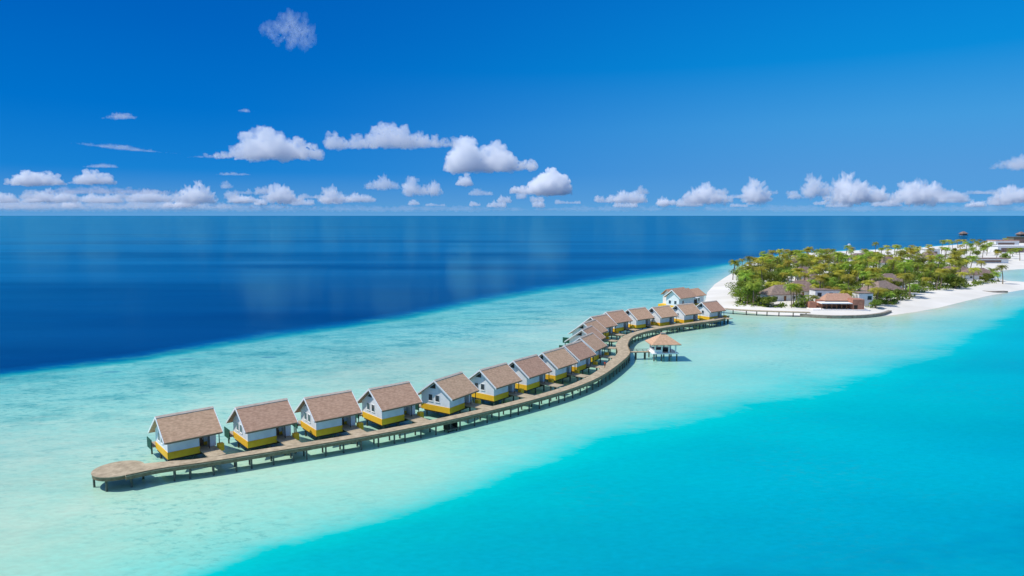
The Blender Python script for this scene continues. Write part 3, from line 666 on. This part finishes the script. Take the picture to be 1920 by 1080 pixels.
def bush_proto(seed, h, w):
    r = random.Random(seed); root = empty('broadleaf_tree'); mb = MB(); mb.cyl(0, 0, -.4, h * .45, .3, .16, 7)
    lobes = []
    for i in range(9):
        a = r.uniform(0, 6.28); q = r.uniform(0, w * .42); c = Vector((q * math.cos(a), q * math.sin(a), h * r.uniform(.42, .8))); lobes.append((c, r.uniform(.18, .3) * w))
        b = Vector((0, 0, h * .3)); mb.cyl(0, 0, h * .3, c.z, .1, .04, 5, c.x, c.y)
    mb.build('trunk', M['trunk'], root); mb = MB()
    for c, rad in lobes:
        for k in range(170):
            v = Vector((r.gauss(0, 1), r.gauss(0, 1), r.gauss(0, 1))).normalized(); p = c + Vector((v.x, v.y, v.z * .75)) * rad * r.uniform(.55, 1.08)
            n = (v + Vector((r.uniform(-.7, .7), r.uniform(-.7, .7), r.uniform(-.3, .9)))).normalized(); t = n.orthogonal().normalized(); t.rotate(Matrix.Rotation(r.uniform(0, 6.28), 3, n)); bt_ = n.cross(t); s_ = r.uniform(.16, .34)
            mb.add([p - t * s_ * 1.3, p - bt_ * s_ * .6, p + t * s_ * 1.3, p + bt_ * s_ * .6], [(0, 1, 2, 3)])
    mb.build('crown', M['leaf'], root); return root
PALMS = [palm_proto(11, 8.5, 24, M['palm']), palm_proto(12, 10.5, 26, M['palm']), palm_proto(13, 7.0, 22, M['palm2']), palm_proto(14, 9.5, 26, M['palm2']), palm_proto(15, 5.0, 22, M['palm'])]
BUSH = [bush_proto(21, 6.5, 8), bush_proto(22, 8, 9), bush_proto(23, 4.5, 6)]
VEG = [(1384, 574), (1380, 545), (1390, 522), (1404, 507), (1436, 492), (1480, 484), (1560, 480), (1650, 479), (1720, 480), (1790, 479), (1800, 503), (1868, 522), (1880, 530), (1858, 532), (1800, 541), (1735, 550), (1692, 568),
       (1640, 578), (1560, 576), (1440, 579)]
def inside(p, poly):
    c = False; n = len(poly)
    for i in range(n):
        a, b = poly[i], poly[(i + 1) % n]
        if (a[1] > p[1]) != (b[1] > p[1]) and p[0] < (b[0] - a[0]) * (p[1] - a[1]) / (b[1] - a[1]) + a[0]: c = not c
    return c
VW = [at(x, y, 1) for x, y in VEG]
spots = []
def try_add(x, y, kind, gap):
    if any((x - f[0]) ** 2 + (y - f[1]) ** 2 < (f[2] * .95) ** 2 for f in FOOT): return False
    # keep sight lines to the near fronts of the buildings open
    if any(abs(x - f[0] * y / f[1]) < f[2] * .55 and -f[2] - 9 < y - f[1] < 0 for f in FOOT): return False
    if any((x - s[0]) ** 2 + (y - s[1]) ** 2 < gap * gap for s in spots): return False
    spots.append((x, y, kind)); return True
n = 0; tries = 0
while n < 205 and tries < 20000:
    tries += 1
    p = (rnd.uniform(1376, 1882), rnd.uniform(478, 580))
    if not inside(p, VEG): continue
    x, y = at(*p, 1); n += try_add(x, y, 'palm', 4.2)
tries = 0
while n < 262 and tries < 20000:
    tries += 1
    x, y = rnd.uniform(80, 520), rnd.uniform(270, 800)
    if inside((x, y), VW): n += try_add(x, y, 'palm', 5.5)
for p in [(1374, 524), (1378, 512), (1392, 503), (1408, 498), (1880, 533), (1872, 528), (1800, 482), (1812, 476), (1826, 474), (1838, 476), (1850, 480), (1818, 484), (1862, 472), (1800, 474), (1842, 486), (1786, 470), (1765, 472), (1905, 460),
          (1874, 462), (1893, 486), (1868, 488), (1856, 470), (1795, 466), (1808, 464), (1822, 463), (1835, 462), (1872, 459), (1886, 457), (1830, 470), (1779, 467), (1846, 466), (1899, 482), (1912, 490)]:
    x, y = at(*p, 1); spots.append((x, y, 'palm')); n += 1
m_ = 0; tries = 0
while m_ < 115 and tries < 20000:
    tries += 1
    p = (rnd.uniform(1384, 1868), rnd.uniform(480, 578))
    if inside(p, VEG):
        x, y = at(*p, 1); m_ += try_add(x, y, 'bush', 2.6)
for p in [(1798, 488), (1815, 492), (1832, 482), (1845, 474), (1868, 478), (1790, 476), (1862, 465), (1880, 468), (1905, 478), (1893, 462), (1820, 468), (1808, 480), (1884, 490), (1402, 530), (1396, 545), (1390, 560)]:
    x, y = at(*p, 1); spots.append((x, y, 'bush'))
used = set()
def seen_label(kind):
    return 'green-fronded coconut palm growing on the sandy island' if kind == 'palm' else 'round leafy green tree growing low between the island palms'
for i, (x, y, kind) in enumerate(spots):
    P = rnd.choices(PALMS, (3, 2, 3, 3, 2))[0] if kind == 'palm' else rnd.choice(BUSH)
    o = P if P.name not in used else copy_tree(P)
    used.add(P.name); s = rnd.uniform(.8, 1.15)
    o.location = (x, y, gz(x, y)); o.rotation_euler = (0, 0, rnd.uniform(0, 6.28)); k_ = 1.34 if kind == 'palm' else 1.1; o.scale = (s * k_, s * k_, s * (rnd.uniform(.85, 1.2) if kind == 'palm' else .95))
    tag(o, seen_label(kind), 'palm tree' if kind == 'palm' else 'tree', 'coconut palms of the island' if kind == 'palm' else 'leafy trees of the island grove')

# low undergrowth filling the floor of the grove
r_ = random.Random(5); mb = MB(); k = 0
while k < 3200:
    p = (r_.uniform(1384, 1868), r_.uniform(479, 577)) if k % 2 else None
    x, y = at(*p, 1) if p else (r_.uniform(80, 520), r_.uniform(270, 800))
    k += 1
    if not inside((x, y), VW) or any((x - f[0]) ** 2 + (y - f[1]) ** 2 < (f[2] * 1.0) ** 2 for f in FOOT): continue
    if any(abs(x - f[0] * y / f[1]) < f[2] * .7 and -f[2] - 9 < y - f[1] < 0 for f in FOOT): continue
    z0 = gz(x, y); w = r_.uniform(1.6, 3.6)
    for q in range(46):
        v = Vector((r_.gauss(0, 1), r_.gauss(0, 1), abs(r_.gauss(0, .7)))).normalized(); c = Vector((x, y, z0)) + Vector((v.x * w, v.y * w, v.z * w * .75)) * r_.uniform(.5, 1.05)
        n_ = (v + Vector((r_.uniform(-.6, .6), r_.uniform(-.6, .6), .4))).normalized(); t = n_.orthogonal().normalized(); t.rotate(Matrix.Rotation(r_.uniform(0, 6.28), 3, n_)); b_ = n_.cross(t); s_ = r_.uniform(.25, .55)
        mb.add([c - t * s_ * 1.3, c - b_ * s_ * .6, c + t * s_ * 1.3, c + b_ * s_ * .6], [(0, 1, 2, 3)])
tag(mb.build('undergrowth', M['leaf'], None), 'low green undergrowth covering the grove floor', kind='stuff')

# ------------------------------------------------------------------ clouds
def cloud_material(name, dens, col=(.9985, .9985, .999), an=0.0):
    m = bpy.data.materials.new(name); m.use_nodes = True; nt = m.node_tree; N = nt.nodes; L = nt.links; N.clear()
    v = N.new('ShaderNodeVolumePrincipled'); v.inputs['Color'].default_value = (*col, 1); v.inputs['Density'].default_value = dens; v.inputs['Anisotropy'].default_value = an
    out = N.new('ShaderNodeOutputMaterial'); L.new(v.outputs[0], out.inputs['Volume']); return m
CM = {'tuft': cloud_material('feather_tuft', .0013), 'near': cloud_material('cumulus', .008), 'far': cloud_material('far_cumulus', .0035), 'wisp': cloud_material('cirrus_wisp', .0045), 'band': cloud_material('stratus', .0022, (.93, .91, .95))}
CNT = [0]
_b = bmesh.new(); bmesh.ops.create_icosphere(_b, subdivisions=2, radius=1.0); ICO_V = np.array([v.co[:] for v in _b.verts]); ICO_F = np.array([[v.index for v in f.verts] for f in _b.faces]); _b.free()
def cloud(px0, px1, base, prof, mat_, label, name='cumulus_cloud', group=None, cbase=700.0, tail=0, slant=0.0, depth=.5, flat=False):
    """prof: (fraction along, height in photo pixels) pairs; the cloud gets its real distance from its base height"""
    CNT[0] += 1; r = random.Random(100 + CNT[0])
    el = math.atan((404 - base) / F_PX) ; dist = min((cbase - CAM_H) / math.tan(el), 42000.0); zb = CAM_H + dist * math.tan(el)
    mpp = dist / F_PX; cx = (px0 + px1) / 2; X0 = (px0 - 960) * mpp; X1 = (px1 - 960) * mpp; W_ = X1 - X0
    hs_ = np.array(prof, float); BV = []; BF = []; hmax = hs_[:, 1].max() * mpp
    ncol = max(6, int(W_ / (hmax * (.15 if not flat else .6)))); 
    for i in range(ncol):
        t = min(max((i + .5 + r.uniform(-.5, .5)) / ncol, 0.01), .99); hh = float(np.interp(t, hs_[:, 0], hs_[:, 1])) * mpp * r.uniform(.72, 1.12)
        rad0 = max(hh * r.uniform(.22, .36), hmax * .07); nz_ = max(1, int(hh / (rad0 * .8)))
        for k in range(nz_ + 1):
            f = k / max(nz_, 1); rad = rad0 * (1.15 - .5 * f) * r.uniform(.75, 1.15)
            z = rad * .5 + f * max(hh - rad * 1.5, 0); nd = 2
            for q in range(nd if nz_ < 12 else 1):
                c = Vector((X0 + t * W_ + r.uniform(-.6, .6) * rad, r.uniform(-1, 1) * depth * hmax * (1 - .4 * f), z + slant * (t - .5) * W_))
                BF.append(ICO_F + len(BV) * len(ICO_V)); BV.append(ICO_V * rad * np.array([1.15 if not flat else 3.2, 1.1, .95 if not flat else .5]) + np.array(c))
    me = bpy.data.meshes.new('tmp'); me.from_pydata(np.concatenate(BV).tolist(), [], np.concatenate(BF).tolist()); tmp = bpy.data.objects.new('tmp', me); COL.objects.link(tmp)
    rm = tmp.modifiers.new('r', 'REMESH'); rm.mode = 'VOXEL'; rm.voxel_size = max(hmax / 32, W_ / 200, mpp * (1.0 if mat_ == 'near' else 1.3)); rm.use_smooth_shade = True
    dg = bpy.context.evaluated_depsgraph_get(); dg.update(); me2 = bpy.data.meshes.new_from_object(tmp.evaluated_get(dg)); bpy.data.objects.remove(tmp)
    n_ = len(me2.vertices); co = np.empty(n_ * 3, np.float32); me2.vertices.foreach_get('co', co); co = co.reshape(-1, 3); no = np.empty(n_ * 3, np.float32); me2.vertices.foreach_get('normal', no); no = no.reshape(-1, 3)
    sc = (3.6 if mat_ == 'near' else 5.0) / hmax; off = Vector((CNT[0] * 7.3, 0, 0)); dsp = np.empty(n_, np.float32)
    fr_ = noise.fractal
    for i, c_ in enumerate((co * sc + np.array(off)).tolist()): dsp[i] = fr_(c_, .55, 2.1, 4)
    co = co + no * dsp[:, None] * hmax * (.15 if mat_ == 'near' else .22) * np.array([1, 1, 1.0 if mat_ == 'near' else 1.5], np.float32); low = co[:, 2] < 0; co[low, 2] *= .6
    me2.vertices.foreach_set('co', co.ravel()); me2.polygons.foreach_set('use_smooth', [True] * len(me2.polygons)); me2.update()
    me2.materials.clear(); me2.materials.append(CM[mat_]); me2.name = name
    o = bpy.data.objects.new(name, me2); COL.objects.link(o); o.location = (0, dist, zb)
    tag(o, label, 'cloud', group); return o
def hump(*h): n_ = len(h); return [(i / (n_ - 1), v) for i, v in enumerate(h)]
cloud(402, 604, 298, hump(3, 6, 14, 26, 38, 56, 57, 50, 42, 43, 36, 20), 'near', 'large white cumulus left of centre, domed to the right with a thin left tail')
cloud(623, 712, 280, hump(30, 32, 12, 22, 26, 20, 10, 4), 'near', 'small twin-humped white cumulus left of the long middle cloud')
cloud(703, 868, 277, hump(40, 43, 42, 38, 28, 24, 22, 19, 14, 7), 'near', 'long white cumulus high at the centre, tallest at its left end')
cloud(841, 1005, 320, hump(22, 46, 57, 52, 40, 50, 50, 26, 17, 20, 8), 'near', 'bulky white cumulus right of centre, the biggest of the middle group')
cloud(858, 884, 348, hump(8, 20, 22, 8), 'near', 'small white puff hanging right under the bulky centre cumulus')
cloud(955, 1068, 362, hump(4, 9, 17, 24, 34, 48, 47, 16), 'near', 'white cumulus rising like a stair to the right below the bulky one')
cloud(26, 124, 347, hump(10, 22, 26, 28, 22, 12), 'near', 'flat-based white cumulus near the left edge above the grey band')
cloud(144, 222, 345, hump(6, 16, 24, 24, 18, 8), 'near', 'small white cumulus second from the left edge above the grey band')
G = 'small cumulus along the horizon'
LOWC = [(-10, 42, 379, (10, 18, 16, 8), 'at the left frame edge'), (55, 150, 378, (10, 18, 24, 14, 20, 12), 'under the first big left cloud'), (158, 232, 379, (8, 18, 12, 16, 10), 'under the second left cloud'),
        (240, 325, 378, (10, 16, 20, 18, 12), 'just right of the grey band clouds'), (333, 408, 378, (12, 20, 26, 34, 20, 10), 'with a pointed tower, right of the grey band'), (438, 486, 380, (8, 15, 14, 6), 'a low smudge below the domed cloud'),
        (506, 570, 378, (16, 30, 26, 12, 8), 'a lump below the right end of the domed cloud'), (600, 655, 378, (8, 20, 28, 16, 8), 'below the gap between the domed and middle clouds'), (655, 705, 378, (8, 16, 12, 14, 6), 'low bumps under the long middle cloud left end'),
        (688, 750, 354, (12, 14, 22, 16, 10), 'a raised puff under the long middle cloud'), (764, 830, 364, (22, 30, 14, 20, 22, 8), 'a ragged puff left of the hanging puff'), (420, 440, 353, (8, 14, 6), 'a tiny puff below the domed cloud'),
        (880, 925, 366, (6, 12, 8, 6), 'faint bumps between the bulky and stair clouds'), (1136, 1212, 379, (8, 16, 22, 20, 18, 8), 'first low cloud right of the stair cloud'), (1278, 1357, 379, (10, 24, 36, 28, 30, 12), 'broad heap left of the island'),
        (1394, 1438, 377, (12, 40, 24, 12), 'a steep cone above the left end of the island'), (1474, 1496, 372, (8, 16, 8), 'a tiny tuft above the palms'), (1510, 1548, 366, (26, 36, 22, 14), 'a small tower above the palm grove'),
        (1563, 1602, 377, (30, 56, 36, 28), 'the tallest horizon tower above the grove'), (1603, 1657, 377, (20, 30, 20, 26, 14), 'lumpy heap right of the tallest tower'), (1678, 1752, 379, (16, 34, 40, 46, 32, 16), 'the broad heap above the right of the grove'),
        (1756, 1800, 378, (10, 18, 20, 8), 'small heap right of the broad heap'), (1853, 1930, 378, (10, 24, 28, 20, 14), 'at the right frame edge')]
for a, b, base, h, lab in LOWC: cloud(a, b, base, hump(*h), 'far', 'small white horizon cumulus, ' + lab, group=G)
CM['haze'] = cloud_material('haze_bank', .00028); CM['bank'] = cloud_material('milky_bank', .00075)
cloud(-60, 620, 392, hump(20, 22, 17, 19, 14, 9, 5), 'bank', 'milky cloud bank low over the sea at the far left', 'haze_bank', depth=1.2, flat=True)
cloud(-60, 960, 397, hump(12, 16, 14, 17, 13, 15, 11), 'haze', 'long faint hazy bank lying on the left half of the horizon', 'haze_bank', depth=1.2, flat=True)
cloud(950, 1990, 397, hump(10, 13, 11, 14, 12, 15, 12), 'haze', 'long faint hazy bank lying on the right half of the horizon', 'haze_bank', depth=1.2, flat=True)
rg = random.Random(3)
for k in range(70):
    a = rg.uniform(-10, 1900); w_ = rg.uniform(10, 46); hh = rg.uniform(6, 19) * (1 if w_ < 30 else .8); bs = rg.choice([384, 386, 388, 382, 380, 378, 372, 364])
    cloud(a, a + w_, bs, hump(*[hh * rg.uniform(.4, 1) for _ in range(4)]), 'far', 'tiny faint white puff in the hazy row just above the horizon', group='tiny puffs low over the horizon')
cloud(148, 345, 284, hump(2, 6, 8, 10, 8, 4, 2), 'wisp', 'thin slanting grey-white streak left of the domed cumulus', 'wispy_cloud', slant=-.12, depth=1.5, flat=True)
cloud(350, 430, 298, hump(2, 4, 6, 8), 'wisp', 'thin streak trailing left from the domed cumulus base', 'wispy_cloud', depth=1.5, flat=True)
cloud(168, 229, 316, hump(3, 6, 8, 8), 'wisp', 'short pale streak above the second left cloud', 'wispy_cloud', depth=1.5, flat=True)
cloud(206, 264, 227, hump(3, 6, 12, 8), 'wisp', 'faint wisp high at the upper left', 'wispy_cloud', depth=1.5, flat=True, cbase=1500)
cloud(456, 486, 215, hump(3, 8, 3), 'wisp', 'tiny faint wisp above the domed cumulus', 'wispy_cloud', depth=1.5, flat=True, cbase=1500)
cloud(412, 472, 330, hump(3, 7, 6, 3), 'wisp', 'short faint streak under the domed cumulus', 'wispy_cloud', depth=1.5, flat=True)
cloud(516, 576, 86, hump(8, 18, 30, 50), 'tuft', 'feathery tuft high in the sky at top left', 'wispy_cloud', depth=1.5, cbase=2200)
cloud(1866, 1932, 316, hump(10, 20, 24, 20), 'wisp', 'soft pinkish wisp at the right frame edge', 'wispy_cloud', depth=1.5)
cloud(90, 335, 364, hump(8, 14, 16, 14, 12, 9, 5), 'band', 'flat grey-pink cloud band low on the left', 'stratus_cloud', depth=1.5, flat=True)
